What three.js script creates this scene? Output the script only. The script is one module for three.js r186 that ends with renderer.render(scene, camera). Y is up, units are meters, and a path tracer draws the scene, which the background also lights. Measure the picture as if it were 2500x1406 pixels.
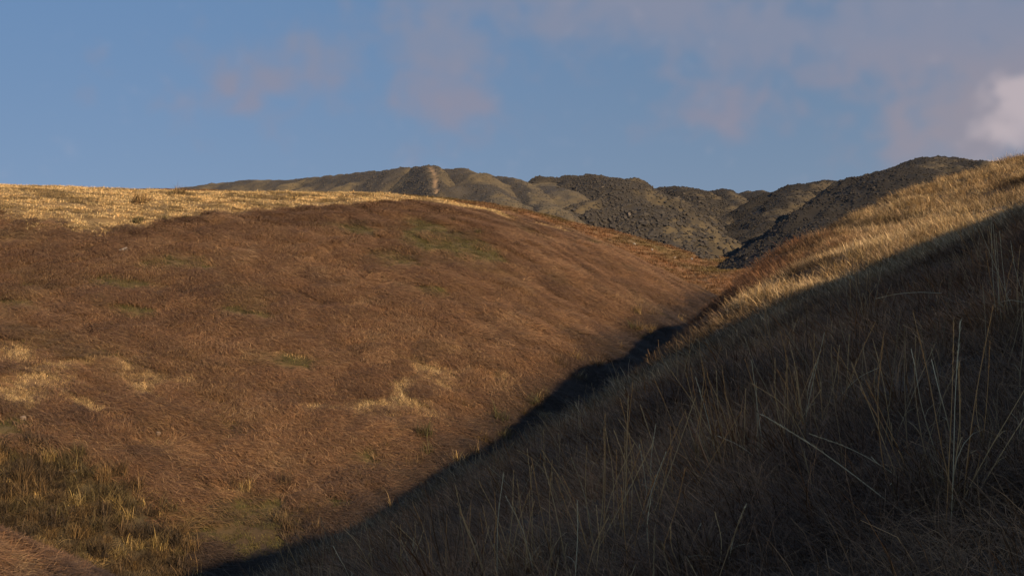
import * as THREE from 'three';
import { mergeGeometries } from 'three/addons/utils/BufferGeometryUtils.js';

// ------------------------------------------------------------------ camera, sky, sun, exposure
const scene = new THREE.Scene();
const camera = new THREE.PerspectiveCamera(25.35, 1024 / 575, 0.1, 6000);
camera.position.set(0, 0, 0);
camera.lookAt(0, 0, -1);
const renderer = new THREE.WebGLRenderer({ antialias: true });
renderer.setSize(1024, 575);
renderer.toneMapping = THREE.LinearToneMapping;
renderer.toneMappingExposure = 1.12;
renderer.shadowMap.enabled = true;

const SUN = new THREE.Vector3(0.62, 0.444, 0.785).normalize();
const sun = new THREE.DirectionalLight(new THREE.Color(1.0, 0.755, 0.49), 5.0);
sun.position.copy(SUN).multiplyScalar(400);
sun.target.position.set(0, 0, -100);
sun.position.add(sun.target.position);
sun.castShadow = true;
sun.shadow.radius = 1.0;
sun.shadow.mapSize.set(4096, 4096);
Object.assign(sun.shadow.camera, { left: -200, right: 200, top: 200, bottom: -200, near: 1, far: 900 });
scene.add(sun, sun.target);

// ------------------------------------------------------------------ helpers
const clamp = THREE.MathUtils.clamp, lerp = THREE.MathUtils.lerp;
const sstep = (a, b, x) => { const t = clamp((x - a) / (b - a), 0, 1); return t * t * (3 - 2 * t); };
function rng(seed) { return () => { seed = (seed + 0x6d2b79f5) | 0; let t = Math.imul(seed ^ (seed >>> 15), 1 | seed); t = (t + Math.imul(t ^ (t >>> 7), 61 | t)) ^ t; return ((t ^ (t >>> 14)) >>> 0) / 4294967296; }; }
function hash2(ix, iy) { let h = Math.imul(ix, 374761393) ^ Math.imul(iy, 668265263); h = Math.imul(h ^ (h >>> 13), 1274126177); return ((h ^ (h >>> 16)) >>> 0) / 4294967296; }
function noise(x, y) {                                       // smooth value noise, -1 .. 1
  const ix = Math.floor(x), iy = Math.floor(y), fx = x - ix, fy = y - iy;
  const u = fx * fx * fx * (fx * (fx * 6 - 15) + 10), v = fy * fy * fy * (fy * (fy * 6 - 15) + 10);
  const a = hash2(ix, iy), b = hash2(ix + 1, iy), c = hash2(ix, iy + 1), d = hash2(ix + 1, iy + 1);
  return (a + (b - a) * u + (c - a) * v + (a - b - c + d) * u * v) * 2 - 1;
}
function fbm(x, y, o = 4) { let s = 0, a = 0.5; for (let i = 0; i < o; i++) { s += a * noise(x, y); const t = x; x = 1.62 * x - 1.2 * y + 17.3; y = 1.2 * t + 1.62 * y - 5.1; a *= 0.5; } return s; }
const F = 3125;                                              // focal length in photograph pixels: a place seen at (px, py), d metres ahead
const S = (px, py, d) => [((px - 1250) / F) * d, ((703 - py) / F) * d, -d];

// ------------------------------------------------------------------ sky: blue air with thin rosy cloud, as a computed equirectangular texture
{
  const W = 2048, H = 1024, data = new Float32Array(W * H * 4);
  // soft veils: azimuth and height in degrees, half widths, strength
  const veils = [[-10.2, 9.6, 4.2, 1.7, 0.8, 14], [-3.6, 10.6, 2.6, 2.6, 0.75, -40], [-2.2, 8.3, 1.9, 1.4, 0.72, 20], [5, 12.8, 8, 1.7, 0.75, 0], [12, 11.3, 8, 1.9, 0.75, -8], [20, 11.4, 5.5, 2.6, 0.95, 0],
    [9.2, 7.8, 2.3, 1.1, 0.78, 0], [20.5, 6.9, 3.6, 2.0, 1.05, 30], [26, 8, 5, 4, 0.8, 0]];
  const bright = [[21.7, 8.3, 1.3, 0.8], [22.6, 7.6, 1.7, 0.8], [21.0, 6.6, 1.6, 0.9]];
  for (let r = 0; r < H; r++) {
    const up = ((r + 0.5) / H - 0.5) * Math.PI, el = up * 180 / Math.PI;
    for (let c = 0; c < W; c++) {
      const rd = ((c + 0.5) / W - 0.5) * 2 * Math.PI, x = Math.cos(rd) * Math.cos(up), y = Math.sin(up), z = Math.sin(rd) * Math.cos(up);
      const az = Math.atan2(x, -z) * 180 / Math.PI;
      const e = Math.max(0, el);
      // clear air: paler at the horizon, deeper above, a little paler towards the sun's side
      const t = 1 - Math.exp(-e / 9), k = 1 - Math.exp(-e / 35), s = (x * SUN.x + z * SUN.z) * 0.5 + 0.5;
      let R = lerp(0.275, 0.128, t) * lerp(1, 0.62, k), G = lerp(0.370, 0.256, t) * lerp(1, 0.72, k), B = lerp(0.510, 0.470, t) * lerp(1, 0.86, k);
      const side = sstep(-24, 18, az) * sstep(120, 40, Math.abs(az)); R = lerp(R, R * 0.92, side); G = lerp(G, G * 0.86, side); B = lerp(B, B * 0.80, side);
      R *= 1 + 0.10 * s; G *= 1 + 0.05 * s;
      // cloud: domain-warped noise on the sphere, thin
      const qx = az / 7 + 0.9 * fbm(az / 9 + 3, e / 5 + 8, 3), qy = e / 3.4 + 0.9 * fbm(az / 8 - 7, e / 5 + 2, 3);
      const n = fbm(qx, qy, 5);
      const inFrame = sstep(34, 26, Math.abs(az)) * sstep(18, 14, e);
      let m = sstep(-0.05, 0.55, n + 0.1) * 0.75 * (1 - inFrame) * sstep(2, 9, e);
      for (const [a0, e0, ra, re, st, tilt] of veils) {
        const wa = az - a0 + 1.3 * fbm(az / 2.6 + a0, e / 1.7, 4), we = e - e0 + 0.9 * fbm(az / 2.3 + 40, e / 1.5 + e0, 4);
        const ct = Math.cos(tilt * Math.PI / 180), sn = Math.sin(tilt * Math.PI / 180);
        const d = ((wa * ct + we * sn) / ra) ** 2 + ((-wa * sn + we * ct) / re) ** 2;
        if (d > 6) continue;
        const v = 1.3 * st * Math.exp(-d * 0.62) + 0.55 * fbm(az / 1.7 + 2 * a0 + 0.5 * wa, e / 0.95 + e0, 5) + 0.3 * n;
        m = 1 - (1 - m) * (1 - 0.88 * sstep(0.12, 1.2, v));
      }
      let br = 0;
      for (const [a0, e0, ra, re] of bright) { const wa = az - a0 + 0.8 * fbm(az / 0.9, e / 0.7, 4), we = e - e0 + 0.6 * fbm(az / 0.9 + 9, e / 0.7 + 3, 4); br += Math.exp(-((wa / ra) ** 2 + (we / re) ** 2) * 1.3); }
      const warm = sstep(4, 9, e) * 0 + sstep(10, 22, az) * sstep(40, 26, az) * sstep(12, 6, e);
      const peach = sstep(11, 7.5, e), cr = lerp(lerp(0.242, 0.280, peach), 0.318, warm), cg = lerp(0.266, 0.285, warm), cb = lerp(lerp(0.360, 0.338, peach), 0.325, warm);
      m *= 0.92;
      R = lerp(R, cr, m); G = lerp(G, cg, m); B = lerp(B, cb, m);
      br = sstep(0.15, 1.15, br + 0.5 * fbm(az / 0.8 + 5, e / 0.6, 4)) * 0.62; R = lerp(R, 0.60, br); G = lerp(G, 0.51, br); B = lerp(B, 0.53, br);
      if (el < 0) { R = 0.05; G = 0.045; B = 0.04; }
      const i = (r * W + c) * 4; data[i] = R * 0.9; data[i + 1] = G * 0.9; data[i + 2] = B * 0.9; data[i + 3] = 1;
    }
  }
  const sky = new THREE.DataTexture(data, W, H, THREE.RGBAFormat, THREE.FloatType);
  sky.mapping = THREE.EquirectangularReflectionMapping; sky.magFilter = THREE.LinearFilter; sky.needsUpdate = true;
  scene.background = sky; scene.environment = sky;
}

// ------------------------------------------------------------------ the lie of the land: smooth sheets through surveyed spot heights
function sheet(points, soft = 0.0) {                         // thin-plate spline y(x, z)
  const n = points.length, N = n + 3, A = Array.from({ length: N }, () => new Float64Array(N + 1));
  const k = (r2) => (r2 < 1e-12 ? 0 : r2 * Math.log(r2) * 0.5);
  const P = points.map(([x, y, z]) => [x / 50, y, z / 50]);
  for (let i = 0; i < n; i++) {
    for (let j = 0; j < n; j++) A[i][j] = k((P[i][0] - P[j][0]) ** 2 + (P[i][2] - P[j][2]) ** 2);
    A[i][i] += soft;
    A[i][n] = A[n][i] = 1; A[i][n + 1] = A[n + 1][i] = P[i][0]; A[i][n + 2] = A[n + 2][i] = P[i][2]; A[i][N] = P[i][1];
  }
  for (let c = 0; c < N; c++) {
    let p = c; for (let r = c + 1; r < N; r++) if (Math.abs(A[r][c]) > Math.abs(A[p][c])) p = r;
    [A[c], A[p]] = [A[p], A[c]];
    for (let r = c + 1; r < N; r++) { const f = A[r][c] / A[c][c]; if (f) for (let q = c; q <= N; q++) A[r][q] -= f * A[c][q]; }
  }
  const w = new Float64Array(N);
  for (let r = N - 1; r >= 0; r--) { let s = A[r][N]; for (let q = r + 1; q < N; q++) s -= A[r][q] * w[q]; w[r] = s / A[r][r]; }
  return (x, z) => { x /= 50; z /= 50; let s = w[n] + w[n + 1] * x + w[n + 2] * z; for (let i = 0; i < n; i++) s += w[i] * k((x - P[i][0]) ** 2 + (z - P[i][2]) ** 2); return s; };
}
// the stream at the bottom of the valley
const STREAM = [[500, 1420, 56], [750, 1390, 57], [950, 1305, 60], [1100, 1195, 66], [1300, 1052, 74], [1500, 908, 86], [1650, 800, 102], [1760, 752, 122]].map((a) => S(...a));
const nearSheet = sheet([
  [0, -1.62, 0], [1.5, -1.15, 1], [-3, -2.75, 0],
  ...[[1250, 1406, 8.4], [1500, 1406, 7.2], [1800, 1406, 6.3], [2200, 1406, 5.4], [2500, 1406, 5], [1500, 1180, 10.8], [2000, 1180, 8], [2500, 1180, 6.4], [1500, 1020, 16.6], [2000, 900, 14.5], [2500, 900, 9.9], [1800, 850, 21.8], [2000, 720, 30.7], [2500, 640, 20.5], [2500, 500, 46], [2250, 600, 41], [1900, 660, 50], [1100, 1300, 15],
    [720, 1406, 22], [850, 1330, 24], [950, 1285, 26], [1100, 1180, 29], [1300, 1060, 34], [1500, 940, 38], [1650, 856, 44], [1760, 770, 52], [1830, 682, 62], [1900, 597, 70], [2050, 535, 82], [2250, 475, 94], [2500, 403, 106], [2500, 432, 72], [2320, 500, 70], [2150, 555, 66], [1760, 766, 50], [1700, 815, 44]].map((a) => S(...a)),
  ...STREAM.map(([x, y, z]) => [x + 0.6, y - 0.4, z]),
  ...STREAM.slice(1).map(([x, y, z]) => [x - 9, y - 5, z - 4]),
  ...[[1500, 962, 62], [1650, 868, 74], [1760, 790, 82], [1300, 1090, 54]].map((a) => S(...a)),
  ...[[1850, 700, 100], [1950, 640, 108], [2080, 585, 118], [2280, 520, 130], [2560, 450, 142], [1760, 720, 148]].map((a) => S(...a)),
  // the shoulder to the right of the frame, whose shade falls on the near slope
  [38, 16.8, -25], [31.7, 15.3, -17.8], [26, 13.6, -11.4], [30, 19.4, -1], [19, 12.8, 2], [14, 11.2, 16], [26, 15.6, 14], [2, 3, 30], [49, 16, -40], [60, 18.5, -20], [60, 18.5, 10], [40, 17.5, 5], [95, 19, 0], [130, 19, -30], [75, 14.5, -62], [60, 12.2, -90], [95, 13, -110], [120, 15, -80],
  [40, 16, 50], [-14, -9, 20], [-26, -18.5, -4], [-14, -8.2, 0], [-25, -18, -25], [110, 18, 50],
]);
const leftSheet = sheet([
  ...STREAM, ...STREAM.map(([x, y, z]) => [x + 8, y - 4.5, z + 5]),
  ...[[0, 1150, 57], [300, 1220, 59], [350, 1400, 55], [0, 1330, 53], [0, 850, 70], [0, 640, 86], [0, 560, 92], [0, 520, 97], [0, 473, 110], [0, 461, 124], [0, 462, 150], [350, 1000, 67], [350, 800, 77], [350, 620, 89], [350, 555, 95], [350, 493, 107], [350, 470, 124], [350, 474, 150],
    [700, 1200, 63], [700, 1000, 70], [700, 850, 77], [700, 700, 86], [700, 570, 96], [700, 508, 106], [700, 479, 121], [700, 484, 150],
    [1000, 1100, 68], [1000, 900, 77], [1000, 700, 89], [1000, 570, 101], [1000, 507, 112], [1000, 488, 123], [1000, 500, 150],
    [1200, 535, 116], [1200, 519, 124], [1200, 535, 148], [1300, 900, 81], [1300, 760, 91], [1300, 640, 103], [1300, 566, 117], [1300, 546, 126], [1300, 570, 148],
    [1500, 800, 97], [1500, 690, 109], [1500, 628, 120], [1500, 609, 128], [1500, 640, 148], [1650, 770, 111], [1650, 700, 124], [1650, 680, 132], [1650, 720, 148], [1760, 736, 128], [1760, 800, 146],
    [-500, 1000, 60], [-500, 640, 84], [-500, 500, 100], [-500, 470, 125], [-600, 1300, 52]].map((a) => S(...a)),
  [-60, 8, -200], [0, 4, -200], [-110, 8, -140], [-90, 2, -60], [-60, -10, -30],
]);
const headSheet = sheet([
  ...[[1065, 488, 178], [800, 480, 190], [420, 470, 220], [100, 466, 230], [-600, 466, 230], [1200, 510, 172], [1330, 548, 168], [1480, 596, 166], [1560, 628, 163], [1640, 604, 176], [1640, 660, 158], [1710, 690, 150], [1740, 655, 165], [1800, 645, 172], [1690, 640, 168], [1760, 735, 138], [1600, 740, 138], [1900, 640, 160], [2100, 560, 152], [2400, 480, 150], [2800, 420, 150],
    [1760, 665, 190], [1850, 650, 200], [1750, 610, 230], [1900, 610, 230], [1700, 560, 250], [1000, 480, 300], [1700, 480, 300], [2400, 470, 300], [-600, 480, 320]].map((a) => S(...a)),
  [-200, 16, -500], [0, 18, -500], [300, 16, -500], [0, 5, -900], [-500, 5, -900], [500, 5, -900],
]);

// spoil tips: ridge lines (px, py, d) and how they fall away
const HEAPS = [
  { r: 5, s: 0.7, c: [[395, 463, 264], [520, 449, 257], [620, 440, 252], [780, 438, 246]], l: 'low flat-topped spoil heap at the left end of the row, beside the golden moor' },
  { r: 3.5, s: 0.74, c: [[760, 434, 240], [900, 421, 226], [985, 411, 214]], l: 'long grey-brown spoil heap left of the peak with the sandy trail' },
  { r: 1.2, s: 0.82, c: [[960, 414, 224], [1052, 404, 206], [1062, 420, 198], [1066, 470, 187]], l: 'highest left spoil heap with a pale sandy trail down its sharp ridge' },
  { r: 3.2, s: 0.76, c: [[1070, 415, 222], [1125, 413, 208], [1165, 427, 200], [1230, 487, 185]], l: 'rounded brown spoil heap just right of the sandy trail peak' },
  { r: 3.0, s: 0.76, c: [[1170, 427, 228], [1235, 432, 214], [1275, 444, 204], [1340, 505, 186]], l: 'smaller spoil heap with two shoulders left of the big stony heap' },
  { r: 6, s: 0.60, c: [[1290, 447, 226], [1345, 444, 214], [1370, 468, 200]], l: 'grassy saddle heap tucked against the left of the big stony heap' },
  { r: 6, s: 0.74, c: [[1395, 434, 222], [1440, 430, 212], [1500, 438, 204], [1565, 510, 190], [1680, 615, 174]], l: 'big stony spoil heap in the middle, covered with loose slabs' },
  { r: 4, s: 0.78, c: [[1595, 461, 244], [1650, 456, 234], [1690, 462, 226], [1716, 540, 204], [1722, 630, 180]], l: 'dark blocky spoil heap behind the right shoulder of the big stony heap' },
  { r: 2.5, s: 0.78, c: [[1735, 470, 252], [1763, 461, 242], [1788, 482, 228], [1755, 600, 192]], l: 'small dark spoil heap in the notch between larger heaps' },
  { r: 2.5, s: 0.74, c: [[1830, 470, 250], [1857, 464, 240], [1842, 520, 222], [1778, 620, 188]], l: 'low brown spoil heap with a tiny knob on its skyline' },
  { r: 4.5, s: 0.76, c: [[2075, 439, 232], [1965, 448, 218], [1915, 490, 204], [1805, 630, 174]], l: 'dark smooth spoil heap right of the notch, facing left' },
  { r: 4, s: 0.76, c: [[2190, 411, 236], [2110, 436, 212], [2035, 500, 192], [1885, 630, 168]], l: 'dark spoil heap with pale stones near its top, left of the tallest right heap' },
  { r: 8, s: 0.70, c: [[2560, 404, 212], [2400, 395, 200], [2290, 386, 186], [2222, 408, 176], [2100, 520, 162], [1965, 625, 154]], l: 'tallest rounded spoil heap at the right, above the golden crest' },
];
for (const h of HEAPS) {
  h.c = h.c.map((a) => S(...a));
  // short buttresses down the flanks, as barrow-loads were tipped
  const sr = rng(Math.round(h.c[0][0] * 10) + 900); h.spurs = [];
  for (let i = 0; i + 1 < h.c.length; i++) { const [ax, ay, az] = h.c[i], [bx, by, bz] = h.c[i + 1], L = Math.hypot(bx - ax, bz - az), n = Math.max(1, Math.round(L / 6.5)); for (let k = 0; k < n; k++) for (const side of [-1, 1]) { const t = (k + 0.2 + 0.6 * sr()) / n, len = 7 + 6 * sr(), dir = Math.atan2(bz - az, bx - ax) + side * (1.0 + 0.6 * sr()), drop = h.s * (Math.sqrt(len * len + h.r * h.r) - h.r) - 1.5 - 1.3 * sr(); h.spurs.push([ax + t * (bx - ax), ay + t * (by - ay) - 0.25, az + t * (bz - az), ax + t * (bx - ax) + Math.cos(dir) * len, ay + t * (by - ay) - 0.25 - drop, az + t * (bz - az) + Math.sin(dir) * len]); } }
  h.f = (x, z) => {
    let best = -1e9;
    for (const [ax, ay, az, bx, by, bz] of h.spurs) {
      const dx = bx - ax, dz = bz - az, t = clamp(((x - ax) * dx + (z - az) * dz) / (dx * dx + dz * dz), 0, 1), d = Math.hypot(x - ax - t * dx, z - az - t * dz), y = ay + t * (by - ay) - (h.s + 0.12) * (Math.sqrt(d * d + 1.0) - 1.0);
      if (y > best) best = y;
    }
    for (let i = 0; i + 1 < h.c.length; i++) {
      const [ax, ay, az] = h.c[i], [bx, by, bz] = h.c[i + 1], dx = bx - ax, dz = bz - az;
      const t = clamp(((x - ax) * dx + (z - az) * dz) / (dx * dx + dz * dz), 0, 1);
      const d = Math.hypot(x - ax - t * dx, z - az - t * dz), y = ay + t * (by - ay) - h.s * (Math.sqrt(d * d + h.r * h.r) - h.r);
      if (y > best) best = y;
    }
    return best;
  };
}
const smax = (a, b, k) => { const h = clamp(0.5 + (a - b) / (2 * k), 0, 1); return lerp(b, a, h) + k * h * (1 - h); };
const nearH = (x, z) => nearSheet(x, z), leftH = (x, z) => leftSheet(x, z), headH = (x, z) => headSheet(x, z);

// ------------------------------------------------------------------ sampled grids: fine ground relief on top of the sheets
class Grid {
  constructor(f, x0, x1, z0, z1, st) {
    this.x0 = x0; this.z0 = z0; this.st = st; this.nx = Math.round((x1 - x0) / st) + 1; this.nz = Math.round((z1 - z0) / st) + 1;
    this.h = new Float32Array(this.nx * this.nz);
    for (let j = 0; j < this.nz; j++) for (let i = 0; i < this.nx; i++) this.h[j * this.nx + i] = f(x0 + i * st, z0 + j * st);
  }
  at(x, z) {
    const u = clamp((x - this.x0) / this.st, 0, this.nx - 1.001), v = clamp((z - this.z0) / this.st, 0, this.nz - 1.001), i = Math.floor(u), j = Math.floor(v), a = u - i, b = v - j, n = this.nx, k = j * n + i, h = this.h;
    return (h[k] * (1 - a) + h[k + 1] * a) * (1 - b) + (h[k + n] * (1 - a) + h[k + n + 1] * a) * b;
  }
  grad(x, z, e = 0.4) { return [(this.at(x + e, z) - this.at(x - e, z)) / (2 * e), (this.at(x, z + e) - this.at(x, z - e)) / (2 * e)]; }
}
const sampler = (f, x0, x1, z0, z1, st) => { const g = new Grid(f, x0, x1, z0, z1, st); return (x, z) => g.at(x, z); };
const nearS = sampler(nearH, -40, 140, -160, 70, 1.0), leftS = sampler(leftH, -130, 50, -210, 0, 1.0);
const headS = sampler(headH, -260, 260, -520, -120, 3);
const BANK = S(-330, 1245, 42);                             // a small spur of the bracken side, close by at the lower left
const bankTop = (x, z) => BANK[1] - 0.6 * (Math.sqrt((x - BANK[0]) ** 2 + (z - BANK[2]) ** 2 * 0.8 + 4) - 2);
// bracken side: broad swells, soil creep and hummocks
const leftRelief = (x, z) => 0.35 * fbm(x / 11 + 4, z / 11, 3) + 0.16 * fbm(x / 2.6, z / 2.1 + 9, 3) + 0.12 * noise(x / 1.0, z / 0.8 + 31) + 0.06 * noise(x / 0.55, z / 0.55);
const leftFull = (x, z) => Math.max(leftS(x, z), bankTop(x, z)) + leftRelief(x, z);
// grass side: tussocky
const nearRelief = (x, z) => { const d = Math.hypot(x, z); return (0.16 * fbm(x / 3.2, z / 3.2 + 3, 3) + 0.10 * noise(x / 0.75 + 5, z / 0.75) * sstep(3, 9, d) + 0.42 * fbm(x / 1.9 + 8, z / 1.9, 3) * sstep(22, 40, d)) * sstep(0.5, 4, d); };
const nearFull = (x, z) => { const d = Math.hypot(x, z); return nearS(x, z) - 0.55 * sstep(9, 27, d) + nearRelief(x, z); };
const headRelief = (x, z) => 0.9 * fbm(x / 16, z / 16, 4) + 0.25 * fbm(x / 3, z / 3 + 2, 3);
const headFull = (x, z) => headS(x, z) + headRelief(x, z);
const G = {
  near: new Grid(nearFull, -32, 120, -150, 60, 0.3),
  left: new Grid(leftFull, -100, 40, -175, -28, 0.3),
  head: new Grid(headFull, -230, 230, -420, -125, 1.2),
};
const land = (x, z) => Math.max(z > -149 ? G.near.at(x, z) : -99, z > -174 && z < -29 && x < 39 ? G.left.at(x, z) : -99, z < -126 ? G.head.at(x, z) : -99);
function hit(px, py, f = land, d0 = 3, d1 = 320) { for (let d = d0; d < d1; d *= 1.0025) { const p = S(px, py, d); if (p[1] < f(p[0], p[2])) return p; } return S(px, py, d1); }

// ------------------------------------------------------------------ naming
const used = {};
const numbered = (n) => { const k = (used[n] = (used[n] ?? -1) + 1); return k ? n + '_' + String(k).padStart(3, '0') : n; };
function tag(o, label, category, group) { o.userData.label = label; if (category) o.userData.category = category; if (group) o.userData.group = group; return o; }
function shade(o) { o.traverse((m) => { if (m.isMesh) { m.castShadow = m.receiveShadow = true; } }); return o; }
function top(o, name) { o.name = numbered(name); scene.add(o); return shade(o); }
function group(name, [x, y, z]) { const g = new THREE.Group(); g.position.set(x, y, z); g.name = numbered(name); scene.add(g); return g; }

// ------------------------------------------------------------------ what grows where (world-space, as mapped from the photograph)
function patch(px, py, rx, ry, tilt = 0) {
  const on = (x, z) => G.left.at(x, z), c = hit(px, py, on, 38), d = -c[2], a = hit(px, py - ry, on, d * 0.8), b = hit(px, py + ry, on, d * 0.6);
  const rz = clamp(Math.abs(a[2] - b[2]) / 2, 0.4, 2.2 + 0.03 * rx);
  return { x: c[0], z: c[2], rx: rx * d / F, rz, k: Math.tan(tilt) };
}
const inPatch = (p, x, z, ragged = 0.55) => {
  const dx = (x - p.x) / p.rx, dz = (z - p.z) / p.rz - p.k * dx;
  const d = Math.sqrt(dx * dx + dz * dz) + ragged * fbm(x / 1.6 + p.x, z / 1.6, 3) + 0.35 * fbm(x / 5, z / 5 + p.z, 2);
  return sstep(1.15, 0.7, d);
};
const GREEN = [[700, 885, 95, 20], [600, 770, 70, 14], [1040, 712, 90, 14, 0.3], [1080, 590, 150, 40], [960, 640, 90, 30], [1180, 620, 60, 20], [640, 1265, 150, 55], [640, 1340, 130, 50], [20, 1045, 60, 40], [150, 1135, 80, 30], [40, 745, 90, 22], [420, 640, 120, 22], [330, 760, 90, 16], [560, 1050, 60, 18], [900, 1130, 70, 25], [1460, 596, 50, 8], [800, 1230, 60, 25], [470, 1290, 60, 50], [300, 700, 100, 18], [950, 1150, 40, 16], [860, 560, 80, 14]].map((a) => patch(...a));
const GOLD = [[90, 885, 150, 40], [300, 905, 120, 22], [40, 960, 90, 40], [350, 950, 70, 25], [200, 985, 120, 18], [1060, 925, 80, 38], [1010, 1000, 95, 24, 0.4], [890, 1010, 90, 26], [1240, 925, 60, 20], [1080, 960, 30, 10], [1545, 800, 18, 8], [1570, 825, 14, 8], [1400, 985, 70, 32], [1260, 1070, 75, 32], [1120, 1135, 70, 30], [600, 1195, 45, 16], [690, 870, 60, 10], [980, 940, 60, 20], [1330, 1040, 40, 20], [760, 1010, 70, 16], [500, 1190, 40, 20], [1250, 533, 60, 7], [1345, 556, 70, 6], [1440, 580, 50, 6], [930, 1035, 40, 10], [1150, 900, 30, 10], [1000, 880, 40, 10], [130, 930, 140, 20], [420, 930, 60, 14]].map((a) => patch(...a));
const DARK = [[100, 540, 120, 12], [330, 575, 60, 5], [1290, 1070, 30, 12], [250, 1020, 160, 10, -0.5], [780, 690, 70, 14, 0.5], [1420, 830, 50, 12, 0.4], [1590, 900, 40, 20, 0.4], [500, 720, 90, 14], [860, 1180, 60, 8], [380, 1130, 120, 20]].map((a) => patch(...a));
const edge = [[-400, 535], [0, 548], [130, 562], [250, 569], [340, 560], [430, 542], [560, 524], [700, 517], [860, 508], [930, 497], [1010, 496], [1100, 506], [1210, 528]].map(([x, y]) => { const p = hit(x, y, land, 60); return [p[0], p[2]]; });
function goldMoor(x, z) {                                    // 1 on the pale grass above the bracken
  let i = 0; while (i < edge.length - 2 && x > edge[i + 1][0]) i++;
  const [ax, az] = edge[i], [bx, bz] = edge[i + 1], t = (x - ax) / (bx - ax);
  if (x > edge[edge.length - 1][0] + 1.5) return 0;
  const ze = az + clamp(t, -1, 1.2) * (bz - az);
  return sstep(-1.2, 1.6, ze - z + 2.2 * fbm(x / 4, z / 4, 3) + 1.0 * fbm(x / 1.1, z / 1.1, 2));
}
const gullyEdge = [[-300, 1030], [0, 1075], [150, 1120], [320, 1170], [400, 1225], [440, 1320], [490, 1420]].map(([x, y]) => hit(x, y));
const gullyLow = [[-300, 1200], [0, 1275], [110, 1320], [200, 1375], [300, 1440]].map(([x, y]) => hit(x, y));
const lineZ = (L, x) => { let i = 0; while (i < L.length - 2 && x > L[i + 1][0]) i++; const t = (x - L[i][0]) / (L[i + 1][0] - L[i][0]); return L[i][2] + clamp(t, -1, 1.6) * (L[i + 1][2] - L[i][2]); };
function gully(x, z) { return sstep(-1, 1.2, z - lineZ(gullyEdge, x) + 1.5 * fbm(x / 2, z / 2, 3)) * (z < -43 ? 1 : 0) * sstep(0.5, -0.5, bankTop(x, z) - leftS(x, z) + 0.8 * fbm(x / 1.5, z / 1.5, 3)); }
const best = (L, x, z) => { let m = 0; for (const p of L) { if (Math.abs(x - p.x) < p.rx * 2.2 && Math.abs(z - p.z) < p.rz * 2.6 + Math.abs(p.k) * p.rz * 2) m = Math.max(m, inPatch(p, x, z)); } return m; };
const TRACKS = [[[120, 1040], [165, 1024], [215, 1005], [275, 982]], [[-60, 580], [120, 577], [250, 571], [350, 562], [450, 547], [560, 522]], [[825, 1192], [870, 1186], [905, 1178]], [[1405, 822], [1470, 840]]].map((l) => l.map(([x, y]) => hit(x, y, (a, b) => G.left.at(a, b), 40)));
function track(x, z) { let m = 99; for (const l of TRACKS) for (let i = 0; i + 1 < l.length; i++) { const [ax, , az] = l[i], [bx, , bz] = l[i + 1], dx = bx - ax, dz = bz - az, t = clamp(((x - ax) * dx + (z - az) * dz) / (dx * dx + dz * dz), 0, 1); m = Math.min(m, Math.hypot(x - ax - t * dx, z - az - t * dz)); } return m; }
function ground(x, z) {                                      // shares of each cover on the bracken side
  const n = fbm(x / 6 + 31, z / 6 - 12, 4), gold = goldMoor(x, z), gy = gully(x, z);
  const green = Math.max(best(GREEN, x, z), sstep(0.22, 0.5, n) * 0.55), pale = Math.max(best(GOLD, x, z) , sstep(0.3, 0.5, fbm(x / 3 - 9, z / 3 + 4, 3)) * 0.3), dark = Math.max(best(DARK, x, z), sstep(0.25, 0.5, fbm(x / 4 + 77, z / 4, 3)) * 0.5);
  const streamShade = sstep(5.5, 1.5, Math.abs(G.left.at(x, z) - nearS(x, z)) * 1.2);      // valley shade painted into ground and bracken colours by the stream
  return { n, gold, gy, green, pale: pale * (1 - streamShade), dark: Math.max(dark, streamShade, sstep(0.9, 0.3, track(x, z) + 0.3 * fbm(x, z, 2))), streamShade };
}

// ------------------------------------------------------------------ ground meshes
function groundMesh(name, g, skip, keep, colour, mat) {
  const { nx, nz, x0, z0, st, h } = g, pos = [], col = [], idx = [], id = new Int32Array(nx * nz).fill(-1), nrm = [];
  const vert = (i, j) => {
    const k = j * nx + i; if (id[k] >= 0) return id[k];
    const x = x0 + i * st, z = z0 + j * st; pos.push(x, h[k], z);
    const c = colour(x, z, h[k]); col.push(c[0], c[1], c[2]);
    const [gx, gz] = g.grad(x, z, st), l = 1 / Math.hypot(gx, 1, gz); nrm.push(-gx * l, l, -gz * l);
    return (id[k] = pos.length / 3 - 1);
  };
  for (let j = 0; j + skip < nz; j += skip) for (let i = 0; i + skip < nx; i += skip) {
    if (!keep(x0 + (i + skip / 2) * st, z0 + (j + skip / 2) * st)) continue;
    const a = vert(i, j), b = vert(i + skip, j), c = vert(i, j + skip), d = vert(i + skip, j + skip); idx.push(a, c, b, b, c, d);
  }
  const geo = new THREE.BufferGeometry();
  geo.setAttribute('position', new THREE.Float32BufferAttribute(pos, 3)); geo.setAttribute('normal', new THREE.Float32BufferAttribute(nrm, 3)); geo.setAttribute('color', new THREE.Float32BufferAttribute(col, 3)); geo.setIndex(idx);
  const m = new THREE.Mesh(geo, mat); top(m, name); m.userData.kind = 'structure'; return m;
}
const earth = new THREE.MeshStandardMaterial({ vertexColors: true, roughness: 1 });
const mix3 = (a, b, t) => [lerp(a[0], b[0], t), lerp(a[1], b[1], t), lerp(a[2], b[2], t)];
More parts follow.
